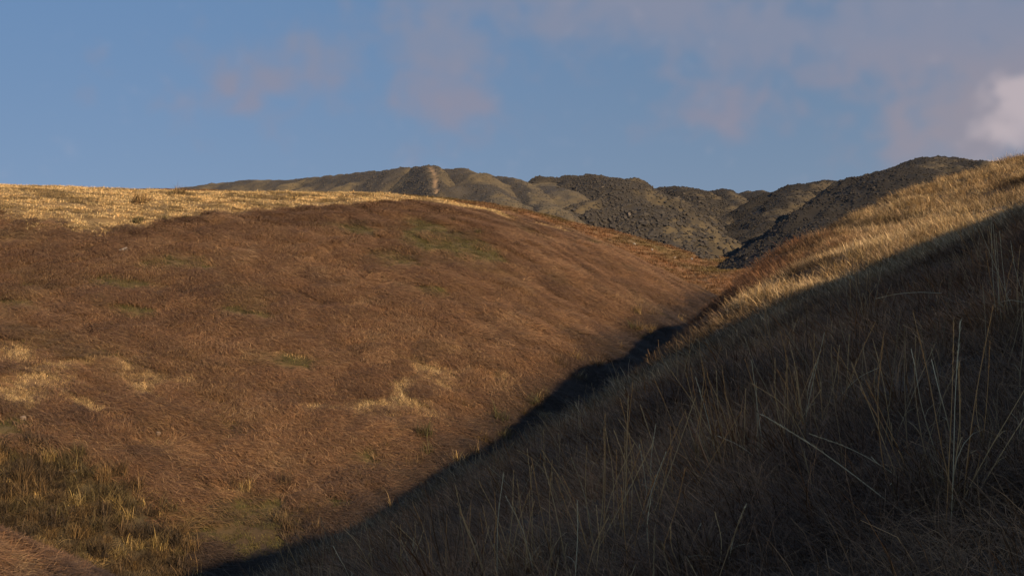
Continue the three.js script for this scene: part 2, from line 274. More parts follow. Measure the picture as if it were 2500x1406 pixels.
const C = {
  bracken: [0.255, 0.130, 0.053], brackenDark: [0.105, 0.054, 0.025], brackenPale: [0.40, 0.25, 0.12], olive: [0.165, 0.118, 0.034], green: [0.125, 0.122, 0.026],
  gold: [0.86, 0.60, 0.27], goldDark: [0.21, 0.135, 0.055], tussock: [0.19, 0.12, 0.045], tussockPale: [0.40, 0.27, 0.10], dead: [0.23, 0.17, 0.115], thatch: [0.075, 0.055, 0.038], shale: [0.085, 0.073, 0.057], shaleGrass: [0.150, 0.112, 0.056],
};
function leftColour(x, z) {
  const s = ground(x, z), f = 0.5 + 0.5 * noise(x / 0.45, z / 0.45);
  let c = mix3(C.brackenDark, C.bracken, clamp(0.45 + 0.4 * f + 0.3 * s.n, 0, 1));
  c = mix3(c, [0.08, 0.062, 0.02], s.green * 0.8); c = mix3(c, [0.12, 0.078, 0.034], s.pale * 0.7); c = mix3(c, C.brackenDark, s.dark * 0.7);
  c = mix3(c, C.goldDark, s.gold); c = mix3(c, [0.065, 0.048, 0.022], s.gy); c = mix3(c, [0.035, 0.024, 0.014], s.streamShade);
  return c;
}
groundMesh('bracken_hillside', G.left, 1, (x, z) => { const y = G.left.at(x, z); return y > G.near.at(x, z) - 0.8 && (z > -127 || y > G.head.at(x, z) - 1.5); }, leftColour, earth);
groundMesh('grassy_hillside', G.near, 1, (x, z) => G.near.at(x, z) > (z < -29 && x < 39 ? G.left.at(x, z) : -99) - 0.8 && (z > -127 || G.near.at(x, z) > G.head.at(x, z) - 1.5), (x, z) => { const n = 0.5 + 0.5 * fbm(x / 2, z / 2, 3); return mix3([0.045, 0.031, 0.018], [0.085, 0.056, 0.03], n); }, earth);
const headColour = (x, z) => { const n = fbm(x / 9, z / 9, 4), m = 0.5 + 0.5 * fbm(x / 2.2, z / 2.2, 3); let c = mix3(C.bracken, C.olive, sstep(-0.1, 0.25, n)); c = mix3(c, C.goldDark, sstep(0.1, 0.5, m - 0.3)); return mix3(c, C.brackenDark, 0.35 * m); };
groundMesh('moor', G.head, 1, () => true, headColour, earth);
{ // the moor runs on to the horizon
  const far = new Grid((x, z) => -16 + 8 * fbm(x / 300, z / 300, 3), -3000, 3000, -3000, 3000, 100);
  groundMesh('ground', far, 1, () => true, () => [0.11, 0.085, 0.045], earth);
}

// ------------------------------------------------------------------ spoil heaps: mounds of quarry waste, each with its own loose slabs
const rockTint = (r, k = 1) => { const v = (0.45 + 0.8 * r) * k; return [0.066 * v, 0.056 * v, 0.044 * v]; };
const SHADE_OF = [1.25, 1.2, 1.0, 1.15, 1.1, 1.1, 0.8, 0.62, 0.55, 0.6, 0.42, 0.42, 0.46];   // each heap's shale tone; the right-hand ones have their shade painted in
const stoneMat = new THREE.MeshStandardMaterial({ color: 0xffffff, roughness: 0.95 });
function slab(seed, thin) {                                  // an irregular chipped slab, about one metre across
  const r = rng(seed), n = 6 + Math.floor(r() * 3), pos = [], idx = [], ring = [];
  for (let i = 0; i < n; i++) { const a = (i + (r() - 0.5) * 0.6) / n * 2 * Math.PI, q = 0.38 + 0.2 * r(); ring.push([Math.cos(a) * q, Math.sin(a) * q * (0.65 + 0.2 * r())]); }
  const t = thin * (0.8 + 0.5 * r());
  for (const [y, sc] of [[-t / 2, 0.86], [-t * 0.1, 1.02], [t * 0.38, 0.98], [t / 2, 0.84]]) for (const [x, z] of ring) pos.push(x * sc * (0.95 + 0.1 * r()), y + (r() - 0.5) * t * 0.25, z * sc * (0.95 + 0.1 * r()));
  for (let k = 0; k < 3; k++) for (let i = 0; i < n; i++) { const a = k * n + i, b = k * n + (i + 1) % n; idx.push(a, a + n, b, b, a + n, b + n); }
  for (let i = 1; i < n - 1; i++) { idx.push(0, i, i + 1); idx.push(3 * n, 3 * n + i + 1, 3 * n + i); }
  const g = new THREE.BufferGeometry(); g.setAttribute('position', new THREE.Float32BufferAttribute(pos, 3)); g.setIndex(idx);
  const f = g.toNonIndexed(); f.computeVertexNormals(); return f;
}
const SLABS = [slab(1, 0.30), slab(2, 0.42), slab(3, 0.22), slab(4, 0.5), slab(5, 0.34), slab(6, 0.6)];
const STONY = [0.55, 0.62, 0.65, 0.5, 0.5, 0.25, 1.0, 1.0, 0.8, 0.62, 0.86, 0.88, 0.84];
const heapRelief = (h, i, x, z) => (i === 2 ? 0.2 : 0.5) * fbm(x / 5 + i * 7, z / 5, 3) + 0.22 * fbm(x / 1.4 + i, z / 1.4, 2) + 0.25 * STONY[i] * noise(x / 0.8, z / 0.8 + i);
const trail = HEAPS[2].c.slice(1);
function trailOff(x, z) { let b = 99; for (let i = 0; i + 1 < trail.length; i++) { const [ax, , az] = trail[i], [bx, , bz] = trail[i + 1], dx = bx - ax, dz = bz - az, t = clamp(((x - ax) * dx + (z - az) * dz) / (dx * dx + dz * dz), 0, 1), ex = x - ax - t * dx; const d = Math.hypot(ex, z - az - t * dz); if (d < Math.abs(b)) b = ex < 0 ? -d : d; } return b; }
const heapTop = (x, z) => { let m = -99; HEAPS.forEach((h) => { const y = h.f(x, z); if (y > m) m = y; }); return m; };
const scratch = new THREE.Object3D(), mtx = new THREE.Matrix4(), vX = new THREE.Vector3(), vY = new THREE.Vector3(), vZ = new THREE.Vector3(), col = new THREE.Color();
HEAPS.forEach((h, i) => {
  const xs = h.c.map((c) => c[0]), zs = h.c.map((c) => c[2]), ys = h.c.map((c) => c[1]), m = Math.min(34, (Math.max(...ys) - 3) / h.s + h.r), cx = xs[0], cz = zs[0], cy = ys[0];
  const wob = (x, z) => h.f(x, z) + heapRelief(h, i, x, z) - (i === 2 ? 0.5 * Math.exp(-((trailOff(x, z) / 0.5) ** 2)) - 0.3 * Math.exp(-(((trailOff(x, z) - 1.0) / 0.5) ** 2)) : 0);
  const g = new Grid(wob, Math.min(...xs) - m, Math.max(...xs) + m, Math.min(...zs) - m, Math.max(...zs) + m, 0.5);
  const nx = g.nx, pos = [], cl = [], idx = [], id = new Int32Array(g.h.length).fill(-1);
  const cover = (x, z) => sstep(-0.12, 0.28, fbm(x / 6 + 13 * i, z / 6, 4) + 0.5 - STONY[i] * 0.72 + 0.3 * clamp(-g.grad(x, z, 1.2)[0] * 2.5, -1, 1));   // how grassed-over
  const vert = (a, b) => {
    const k = b * nx + a; if (id[k] >= 0) return id[k];
    const x = g.x0 + a * g.st, z = g.z0 + b * g.st; pos.push(x - cx, g.h[k] - cy, z - cz);
    const r = 0.5 + 0.5 * noise(x / 0.7, z / 0.7), q = 0.5 + 0.5 * noise(x / 1.9 + 5, z / 1.9); let c = mix3(rockTint(0.2 + 0.5 * r * q, SHADE_OF[i]), C.shaleGrass.map((v) => v * (0.55 + 0.4 * SHADE_OF[i])), cover(x, z) * (0.25 + 0.75 * r));
    if (i === 2) { const o = trailOff(x, z); c = mix3(c, [0.33, 0.215, 0.115], Math.exp(-((o / (0.34 + 0.14 * noise(z / 1.5, 3))) ** 2)) * 0.95); }
    cl.push(...c); return (id[k] = pos.length / 3 - 1);
  };
  const above = (x, z, lim) => { const y = g.at(x, z); return y > (z < -126 ? G.head.at(x, z) : -99) - lim && y > heapTop(x, z) - 2.2; };
  for (let b = 0; b + 1 < g.nz; b++) for (let a = 0; a + 1 < nx; a++) if (above(g.x0 + (a + 0.5) * g.st, g.z0 + (b + 0.5) * g.st, 1.0)) { const p = vert(a, b), q = vert(a + 1, b), r = vert(a, b + 1), s = vert(a + 1, b + 1); idx.push(p, r, q, q, r, s); }
  const geo = new THREE.BufferGeometry(); geo.setAttribute('position', new THREE.Float32BufferAttribute(pos, 3)); geo.setAttribute('color', new THREE.Float32BufferAttribute(cl, 3)); geo.setIndex(idx); geo.computeVertexNormals();
  const thing = group('spoil_heap', [cx, cy, cz]); tag(thing, h.l, 'spoil heap', 'spoil heaps along the skyline');
  const body = new THREE.Mesh(geo, earth); body.name = 'mound'; thing.add(body);
  // stones
  const r = rng(100 + i), list = [], area = (g.nx * g.st) * (g.nz * g.st), tries = Math.floor(area * (4 + 6.5 * STONY[i]));
  for (let t = 0; t < tries; t++) {
    const x = g.x0 + r() * g.nx * g.st, z = g.z0 + r() * g.nz * g.st; const u = r(), w = r(), v = r(), s0 = r(), s1 = r(), s2 = r();
    if (z < cz - 26 || !above(x, z, 0.1) || g.at(x, z) < heapTop(x, z) - 0.3) continue;
    const cv = cover(x, z); if (u < cv * 0.62) continue;
    const low = clamp((cy - g.at(x, z)) / 10, 0, 1), big = STONY[i] > 0.9 ? 0.14 + 0.58 * low * Math.pow(w, 2.6) + 0.17 * w : 0.11 + 0.27 * Math.pow(w, 2.8) * STONY[i] + 0.10 * low;
    list.push({ x, z, y: g.at(x, z), s: big * (0.8 + 0.5 * s0), k: Math.floor(v * 6), a: s1 * 6.283, t: (s2 - 0.5) * 1.1, c: w * 0.5 + v * 0.5, n: g.grad(x, z, 0.6) });
  }
  list.sort((a, b) => b.s - a.s);
  const own = i === 6 ? 200 : i === 7 ? 90 : i === 8 ? 20 : 0;
  const place = (o, q) => { o.position.set(q.x - cx, q.y - cy + q.s * 0.06, q.z - cz); vY.set(-q.n[0], 1, -q.n[1]).normalize(); o.quaternion.setFromUnitVectors(scratch.up, vY); o.rotateY(q.a); o.rotateX(q.t); o.rotateZ(q.t * 0.7 + 0.2); o.scale.set(q.s, q.s * 0.9, q.s); o.updateMatrix(); };
  const tintOf = (q) => { const c = rockTint(q.c, SHADE_OF[i]); return (q.c > 0.972 ? c.map((v, n) => v * [2.3, 2.2, 2.1][n]) : c); };
  const mats = [0, 1, 2, 3, 4].map((k) => new THREE.MeshStandardMaterial({ color: new THREE.Color().setRGB(...rockTint(0.1 + k * 0.2, SHADE_OF[i])), roughness: 0.95 }));
  list.slice(0, own).forEach((q, n) => { const o = new THREE.Mesh(SLABS[q.k], mats[Math.floor(q.c * 4.99)]); place(o, q); o.name = n ? 'stone_' + String(n).padStart(3, '0') : 'stone'; thing.add(o); });
  for (let k = 0; k < 6; k++) {
    const l = list.slice(own).filter((q) => q.k === k); if (!l.length) continue;
    const im = new THREE.InstancedMesh(SLABS[k], stoneMat, l.length); im.name = 'rubble' + (k ? '_' + String(k).padStart(3, '0') : ''); im.userData.kind = 'stuff';
    l.forEach((q, n) => { place(scratch, q); im.setMatrixAt(n, scratch.matrix); im.setColorAt(n, col.setRGB(...tintOf(q))); });
    thing.add(im);
  }
  shade(thing);
});

// ------------------------------------------------------------------ vegetation
const bladeMat = new THREE.MeshStandardMaterial({ vertexColors: true, roughness: 0.85, side: THREE.DoubleSide });
// one bent, tapering blade: root, heading, length, width, how far it bows over, tone
function blade(P, K, [x, y, z], head, len, wid, rise, droop, tone, seg = 3) {
  const dx = Math.cos(head), dz = Math.sin(head), sx = -dz, sz = dx; let px = x, py = y, pz = z, el = rise, prev = null;
  for (let i = 0; i <= seg; i++) {
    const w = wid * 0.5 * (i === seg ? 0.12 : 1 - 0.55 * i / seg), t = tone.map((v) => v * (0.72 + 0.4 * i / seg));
    const cur = [px - sx * w, py, pz - sz * w, px + sx * w, py, pz + sz * w];
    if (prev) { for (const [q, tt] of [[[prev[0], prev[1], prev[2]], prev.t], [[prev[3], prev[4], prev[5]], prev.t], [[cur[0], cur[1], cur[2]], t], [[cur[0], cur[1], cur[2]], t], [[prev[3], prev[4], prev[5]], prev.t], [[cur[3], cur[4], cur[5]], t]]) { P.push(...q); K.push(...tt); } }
    prev = cur; prev.t = t;
    px += dx * Math.cos(el) * len / seg; pz += dz * Math.cos(el) * len / seg; py += Math.sin(el) * len / seg; el -= droop / seg;
  }
}
function bladesGeometry(make) {
  const P = [], K = []; make(P, K);
  const g = new THREE.BufferGeometry(); g.setAttribute('position', new THREE.Float32BufferAttribute(P, 3)); g.setAttribute('color', new THREE.Float32BufferAttribute(K, 3)); return g;
}
// flattened dead bracken, combed along +x: sods about a metre and a half across
const frondGeo = [11, 12, 13, 14, 15, 16].map((seed) => bladesGeometry((P, K) => {
  const r = rng(seed), n = 190;
  for (let i = 0; i < n; i++) {
    const a = r() * 6.283, q = Math.sqrt(r()) * 0.85, x = Math.cos(a) * q - 0.25, z = Math.sin(a) * q, clump = 0.5 + 0.5 * noise(x * 2.2 + seed, z * 3.2);
    const v = (0.5 + 0.75 * clump) * (0.55 + 0.7 * r()) + (r() < 0.12 ? 0.9 : 0), pale = v > 1.3 ? [v, v * 1.1, v * 1.15] : [v, v * 0.98, v];
    blade(P, K, [x, 0.01 + r() * 0.07 + 0.10 * clump, z], (r() - 0.5) * 1.3 + 0.6 * noise(x * 1.3 + 9 * seed, z * 1.3), 0.25 + 0.48 * r(), 0.012 + 0.017 * r(), 0.05 + 0.55 * r(), 0.5 + 0.7 * r(), pale);
  }
}));
// sods of standing grass: many blades over a disc of ground
const sod = (seed, n, R, h0, h1, w, lean, droop, bias = 0) => bladesGeometry((P, K) => {
  const r = rng(seed);
  for (let i = 0; i < n; i++) {
    const a = r() * 6.283, q = Math.sqrt(r()) * R, x = Math.cos(a) * q, z = Math.sin(a) * q, cl = 0.5 + 0.5 * noise(x * 3.4 / Math.sqrt(R) + seed * 3, z * 3.4 / Math.sqrt(R)), v = (0.3 + 0.85 * cl) * (0.45 + 0.9 * r() ** 1.3) + (r() < 0.10 ? 1.1 : 0);
    const head = bias && r() < 0.58 ? (r() - 0.5) * 2.4 + 1.4 * noise(x * 2 + seed, z * 2) : r() * 6.283;
    blade(P, K, [x, -0.05 + 0.10 * cl * h1, z], head, (h0 + (h1 - h0) * r()) * (0.5 + 0.7 * cl) * (r() < 0.06 ? 1.7 : 1), w * (0.6 + 0.8 * r()), Math.PI / 2 - lean * (0.15 + r()), droop * (0.3 + r()), [v, v * (0.95 + 0.08 * r()), v * (0.86 + 0.2 * r())], 3);
  }
});
// upright tufts
const tuft = (seed, n, spread, h0, h1, w, lean, droop) => bladesGeometry((P, K) => {
  const r = rng(seed);
  for (let i = 0; i < n; i++) {
    const a = r() * 6.283, q = Math.sqrt(r()) * spread, v = 0.5 + 0.85 * r();
    blade(P, K, [Math.cos(a) * q, -0.02, Math.sin(a) * q], a + (r() - 0.5) * 1.6, h0 + (h1 - h0) * r(), w * (0.7 + 0.6 * r()), Math.PI / 2 - lean * (0.2 + r()), droop * (0.3 + r()), [v, v * (0.96 + 0.06 * r()), v * (0.9 + 0.12 * r())]);
  }
});
function scatter(name, label, category, geos, list, mat = bladeMat, parent = null) {
  geos.forEach((g, k) => {
    const l = list.filter((_, n) => n % geos.length === k); if (!l.length) return;
    const im = new THREE.InstancedMesh(g, mat, l.length);
    l.forEach((q, n) => { im.setMatrixAt(n, q.m); im.setColorAt(n, col.setRGB(...q.c)); });
    im.userData.kind = 'stuff';
    if (parent) { im.name = name; parent.add(im); shade(im); } else { top(im, name); tag(im, label, category); }
  });
}
const frame = (x, y, z, head, n, s, sy = s) => {             // x axis along the heading in the plane whose normal is n
  vY.set(...n).normalize(); vX.set(Math.cos(head), 0, Math.sin(head)); vX.addScaledVector(vY, -vX.dot(vY)).normalize(); vZ.crossVectors(vX, vY);
  return new THREE.Matrix4().makeBasis(vX.multiplyScalar(s), vY.multiplyScalar(sy), vZ.multiplyScalar(s)).setPosition(x, y, z);
};
const jitter = (c, r, a = 0.25) => { const v = 1 + (r() - 0.5) * 2 * a, w = (r() - 0.5) * 0.1; return [c[0] * v * (1 + w), c[1] * v, c[2] * v * (1 - w)]; };

{ // the bracken side
  const r = rng(7), fronds = [], grass = [], golden = [], rough = [];
  const near = { x0: -46, x1: 34, z0: -132, z1: -38 };
  const N = 150000;
  for (let i = 0; i < N; i++) {
    const x = lerp(-58, 34, r()), z = lerp(-136, -31, r()), u = r(), w = r();
    if (x / -z < -0.5) continue;
    const y = G.left.at(x, z); if (y < G.near.at(x, z) - 0.15 || (z < -127 && y < G.head.at(x, z) - 0.1)) continue;
    const s = ground(x, z), [gx, gz] = G.left.grad(x, z, 0.8);
    if (w < s.gold) { if (u < 0.2) golden.push({ m: frame(x, y, z, r() * 6.28, [-gx * 0.4 + 0.12, 1, -gz * 0.4], 0.75 + 0.7 * r(), 0.5 + 0.5 * r()), c: jitter(mix3(C.gold, fbm(x / 2.5, z / 2.5, 3) > 0.12 ? [0.24, 0.16, 0.06] : C.gold, 0.8), r, 0.25) }); continue; }
    if (w < s.gy) { if (u < 0.42) rough.push({ m: frame(x, y, z, r() * 6.28, [-gx * 0.5, 1, -gz * 0.5], 0.7 + 0.8 * r(), 0.5 + 0.6 * r()), c: jitter(mix3([0.105, 0.072, 0.027], r() < 0.1 ? C.tussockPale : [0.13, 0.08, 0.032], 0.3 + 0.7 * r()), r, 0.4) }); continue; }
    const g = Math.max(s.green, s.pale);
    if (w < g * 0.92) { if (u < 0.75) grass.push({ m: frame(x, y, z, r() * 6.28, [-gx, 1, -gz], 0.6 + 0.6 * r(), (s.pale > s.green ? 0.55 : 0.35) + 0.5 * r()), c: jitter(s.pale > s.green ? mix3(C.gold, C.bracken, 0.12 + 0.4 * r()) : mix3(C.green, C.olive, 0.3 + 0.6 * r()), r, 0.3) }); continue; }
    if (u > 0.96) { grass.push({ m: frame(x, y, z, r() * 6.28, [-gx * 0.5, 1, -gz * 0.5], 0.45 + 0.7 * r() ** 2, 0.5 + 0.7 * r()), c: jitter([C.goldDark, C.brackenDark, C.olive, C.brackenPale][Math.floor(r() * 4)], r, 0.3) }); continue; }   // odd tussocks
    // combed downhill, in drifts
    const head = Math.atan2(-gz, -gx) - 0.45 + 0.9 * fbm(x / 7, z / 7 + 3, 2) + 0.7 * fbm(x / 1.8 + 6, z / 1.8, 2) + (r() - 0.5) * 0.9;
    const tone = 0.5 + 0.5 * noise(x / 0.9, z / 0.7), drift = 0.5 + 0.5 * fbm(x / 3.5 + 50, z / 3, 3);
    let c = mix3(C.brackenDark, C.bracken, clamp(0.28 + 0.65 * tone + 0.6 * (drift - 0.42), 0, 1.25)); c = mix3(c, C.brackenPale, sstep(0.62, 0.95, drift * 0.6 + tone * 0.5) * 0.45); c = mix3(c, C.brackenDark, s.dark * 0.7); c = mix3(c, C.olive, s.green * 0.35); c = mix3(c, [0.05, 0.03, 0.017], s.streamShade);
    if (u > 0.24) continue;
    fronds.push({ m: frame(x, y + 0.02, z, head, [-gx, 1, -gz], 0.75 + 0.5 * r(), 0.7 + 0.7 * r()), c: jitter(c, r, 0.24) });
  }
  scatter('bracken_litter', 'flattened dead brown bracken covering the large left hillside', 'bracken', frondGeo, fronds);
  scatter('short_grass', 'patches of short green and straw grass among the bracken', 'grass', [sod(21, 60, 0.42, 0.15, 0.38, 0.018, 0.8, 1.1), sod(22, 60, 0.42, 0.12, 0.34, 0.018, 0.9, 1.2)], grass);
  scatter('moor_grass', 'pale golden moor grass along the crest of the left hill', 'grass', [sod(23, 130, 0.6, 0.14, 0.36, 0.018, 0.9, 1.2), sod(24, 130, 0.6, 0.14, 0.34, 0.018, 1.0, 1.4)], golden);
  scatter('rough_grass', 'rough brown and olive grass filling the gully at lower left', 'grass', [sod(25, 90, 0.5, 0.25, 0.6, 0.018, 0.7, 1.0), sod(26, 90, 0.5, 0.2, 0.5, 0.018, 0.8, 1.1)], rough);
  console.log('left', fronds.length, grass.length, golden.length, rough.length);
}
{ // hollow below the heaps
  const r = rng(8), l = [];
  for (let i = 0; i < 60000; i++) {
    const x = lerp(-75, 75, r()), z = lerp(-215, -128, r()), y = G.head.at(x, z); if (x / -z < -0.48 || y < heapTop(x, z) - 0.1 || (z > -149 && y < G.near.at(x, z)) || (z > -174 && x < 39 && y < G.left.at(x, z) - 0.2)) continue;
    const c = headColour(x, z), [gx, gz] = G.head.grad(x, z, 1.2);
    l.push({ m: frame(x, y, z, r() * 6.28, [-gx * 0.6, 1, -gz * 0.6], 0.8 + 0.8 * r(), 0.35 + 0.5 * r()), c: jitter(c.map((v) => v * 1.25), r, 0.35) });
  }
  scatter('heath_grass', 'brown and olive rough grass in the hollow below the spoil heaps', 'grass', [tuft(31, 20, 0.4, 0.25, 0.6, 0.035, 0.7, 0.9)], l);
}
{ // the near slope
  const r = rng(9), close = [], mid = [], wide = [], tussocks = [];
  const tone = (x, z, d) => {
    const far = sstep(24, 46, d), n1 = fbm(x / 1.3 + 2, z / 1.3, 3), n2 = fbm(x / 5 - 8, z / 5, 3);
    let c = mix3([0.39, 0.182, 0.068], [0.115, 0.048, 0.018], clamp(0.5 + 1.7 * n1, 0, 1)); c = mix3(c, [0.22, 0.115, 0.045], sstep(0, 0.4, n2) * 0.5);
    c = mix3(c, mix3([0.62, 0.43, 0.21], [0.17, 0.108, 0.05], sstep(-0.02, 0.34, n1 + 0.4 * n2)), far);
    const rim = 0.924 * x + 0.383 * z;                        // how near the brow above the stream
    c = mix3(c, mix3([0.055, 0.036, 0.020], [0.12, 0.075, 0.035], clamp(0.5 + n1, 0, 1)), far * clamp(sstep(-10.4, -11.8, rim + 1.6 * n1) * 0.9 + 0.85 * sstep(0.10, 0.30, fbm(x / 2.4 + 60, z / 3.4, 3)) * sstep(36, 44, d), 0, 0.92));  // rim term puts the brow's self-shade into the grass colour
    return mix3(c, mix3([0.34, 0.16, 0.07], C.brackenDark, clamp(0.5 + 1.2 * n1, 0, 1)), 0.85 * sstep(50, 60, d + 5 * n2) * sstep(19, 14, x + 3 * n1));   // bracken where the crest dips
  };
  const push = (list, x, z, d, s0, s1, up0, up1) => {
    const y = G.near.at(x, z); if (z < -29 && x < 39 && y < G.left.at(x, z) - 0.25) return;
    const [gx, gz] = G.near.grad(x, z, 0.5), s = lerp(s0, s1, r());
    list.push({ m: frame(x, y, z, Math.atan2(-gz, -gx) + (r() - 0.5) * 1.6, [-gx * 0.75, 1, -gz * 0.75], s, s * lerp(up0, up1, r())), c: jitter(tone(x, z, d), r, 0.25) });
  };
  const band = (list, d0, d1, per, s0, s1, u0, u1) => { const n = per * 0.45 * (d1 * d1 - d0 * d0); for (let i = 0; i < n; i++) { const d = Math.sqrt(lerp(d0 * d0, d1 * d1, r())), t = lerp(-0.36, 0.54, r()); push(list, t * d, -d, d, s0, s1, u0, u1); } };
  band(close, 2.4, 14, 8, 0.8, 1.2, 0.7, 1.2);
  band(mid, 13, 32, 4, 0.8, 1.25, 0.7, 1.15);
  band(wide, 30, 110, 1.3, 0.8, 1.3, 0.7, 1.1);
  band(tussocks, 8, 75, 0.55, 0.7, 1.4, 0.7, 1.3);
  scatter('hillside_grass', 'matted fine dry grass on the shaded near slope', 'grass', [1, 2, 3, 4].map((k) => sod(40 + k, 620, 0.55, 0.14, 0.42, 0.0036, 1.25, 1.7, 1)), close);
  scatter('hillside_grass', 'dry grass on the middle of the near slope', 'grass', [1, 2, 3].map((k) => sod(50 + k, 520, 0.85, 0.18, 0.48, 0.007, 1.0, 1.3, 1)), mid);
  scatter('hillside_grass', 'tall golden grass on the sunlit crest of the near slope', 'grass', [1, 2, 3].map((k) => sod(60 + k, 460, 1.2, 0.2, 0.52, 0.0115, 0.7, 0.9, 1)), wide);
  scatter('hillside_grass', 'thicker tufts of dry grass dotted over the near slope', 'grass', [1, 2].map((k) => tuft(70 + k, 60, 0.22, 0.3, 0.62, 0.007, 0.6, 1.0)), tussocks);
  console.log('near', close.length, mid.length, wide.length, tussocks.length);
}

// ------------------------------------------------------------------ single plants and stones
const onLeft = (x, z) => G.left.at(x, z), onNear = (x, z) => G.near.at(x, z);
const tintMat = (c) => new THREE.MeshStandardMaterial({ color: new THREE.Color().setRGB(...c), vertexColors: true, roughness: 0.85, side: THREE.DoubleSide });
{ // shaggy tussocks in the gully
  const r = rng(31), geos = [sod(81, 190, 0.34, 0.35, 0.75, 0.02, 0.75, 1.2), sod(82, 190, 0.36, 0.3, 0.7, 0.02, 0.85, 1.4), sod(83, 170, 0.3, 0.4, 0.8, 0.018, 0.6, 1.0)];
  const mats = [[0.15, 0.09, 0.035], [0.12, 0.086, 0.03], [0.24, 0.145, 0.054], [0.38, 0.26, 0.09], [0.07, 0.044, 0.02]].map(tintMat), done = [];
  for (let t = 0; t < 3000 && done.length < 120; t++) {
    const px = lerp(-10, 540, r()), py = lerp(1085, 1425, r()), p = hit(px, py, onLeft, 36);
    if (gully(p[0], p[2]) < 0.5 || done.some((q) => Math.hypot(q[0] - p[0], q[2] - p[2]) < 0.62)) continue;
    done.push(p);
    const tone = [0, 1, 2, 0, 4, 4, 3, 1][Math.floor(r() * 8)], o = new THREE.Mesh(geos[done.length % 3], mats[tone]); o.position.set(p[0], G.left.at(p[0], p[2]) - 0.03, p[2]); o.rotation.set((r() - 0.5) * 0.2, r() * 6.28, (r() - 0.5) * 0.2); const s = 0.8 + 0.75 * r(); o.scale.set(s, s * (0.8 + 0.4 * r()), s);
    top(o, 'grass_tussock'); tag(o, ['mid-brown', 'olive-green', 'light brown', 'straw-coloured', 'blackish-brown'][tone] + ' shaggy tussock ' + (py < 1190 ? 'in the upper end of the gully below the dark track' : px < 190 ? 'in the gully beside the bracken bank at the left edge' : px > 380 ? 'at the lower right end of the tussocky gully' : 'in the middle of the tussocky gully at lower left'), 'tussock', 'tussocks in the gully at lower left');
  }
}
{ // rushes and odd tufts on the bracken side
  const geos = [sod(91, 120, 0.22, 0.5, 0.8, 0.016, 0.45, 0.5), sod(92, 130, 0.30, 0.35, 0.65, 0.018, 0.6, 0.9)], dark = tintMat([0.085, 0.052, 0.024]), oliveM = tintMat([0.10, 0.085, 0.03]), straw = tintMat([0.46, 0.31, 0.12]);
  const L = [
    [905, 676, 0.75, 0, dark, 'left one of two dark rush tufts high in the middle of the bracken hillside'], [932, 684, 0.65, 0, dark, 'right one of two dark rush tufts high in the middle of the bracken hillside'],
    [1258, 604, 0.9, 1, dark, 'single dark round tuft near the right end of the bracken crest'], [695, 1196, 1.6, 0, dark, 'dark upright rush clump beside the green strip in the lower left centre'],
    [560, 1190, 1.3, 1, dark, 'dark rush clump at the left of the straw tuft, below the bracken'], [600, 1197, 1.2, 1, straw, 'pale straw tuft between two dark rush clumps near the bottom of the bracken'],
    [335, 545, 1.3, 1, oliveM, 'olive rush tuft on the bench under the golden moor, leftmost of three'], [400, 541, 1.0, 0, oliveM, 'olive rush tuft on the bench under the golden moor, middle of three'], [452, 540, 1.1, 1, oliveM, 'olive rush tuft on the bench under the golden moor, rightmost of three'],
    [340, 498, 2.2, 1, tintMat([0.22, 0.13, 0.05]), 'large brown rush tuft on the golden moor near the left crest'], [437, 476, 1.8, 1, tintMat([0.2, 0.13, 0.05]), 'low brown rush tuft on the skyline of the golden moor'],
    [1105, 546, 1.1, 0, dark, 'dark tuft below the pale strip, left one of a scattered three'], [1165, 574, 1.2, 1, oliveM, 'wide olive tuft below the pale strip, right one of a scattered three'], [1100, 572, 1.0, 1, dark, 'small dark tuft below the pale strip, lowest of a scattered three'],
    [545, 906, 1.1, 1, dark, 'dark brown tuft above the green patch in the middle of the bracken'], [1235, 1072, 1.3, 1, tintMat([0.3, 0.2, 0.07]), 'golden tussock at the stream edge where the valley shadow begins'], [1120, 1140, 1.5, 1, tintMat([0.32, 0.21, 0.08]), 'broad golden tussock beside the shadow edge at the valley bottom'], [1330, 1030, 1.3, 1, tintMat([0.3, 0.19, 0.08]), 'golden tussock on the shadow edge halfway up the valley bottom'], [930, 1212, 1.1, 1, dark, 'dark tuft beside the pale stone near the valley bottom'],
  ];
  L.forEach(([px, py, s, k, m, label], i) => { const p = hit(px, py, onLeft, 40), o = new THREE.Mesh(geos[k], m); o.position.set(p[0], G.left.at(p[0], p[2]) - 0.03, p[2]); o.rotation.y = i * 1.9; o.scale.set(s, s, s); top(o, 'rush_clump'); tag(o, label, 'rush clump', 'single tufts on the bracken hillside'); });
}
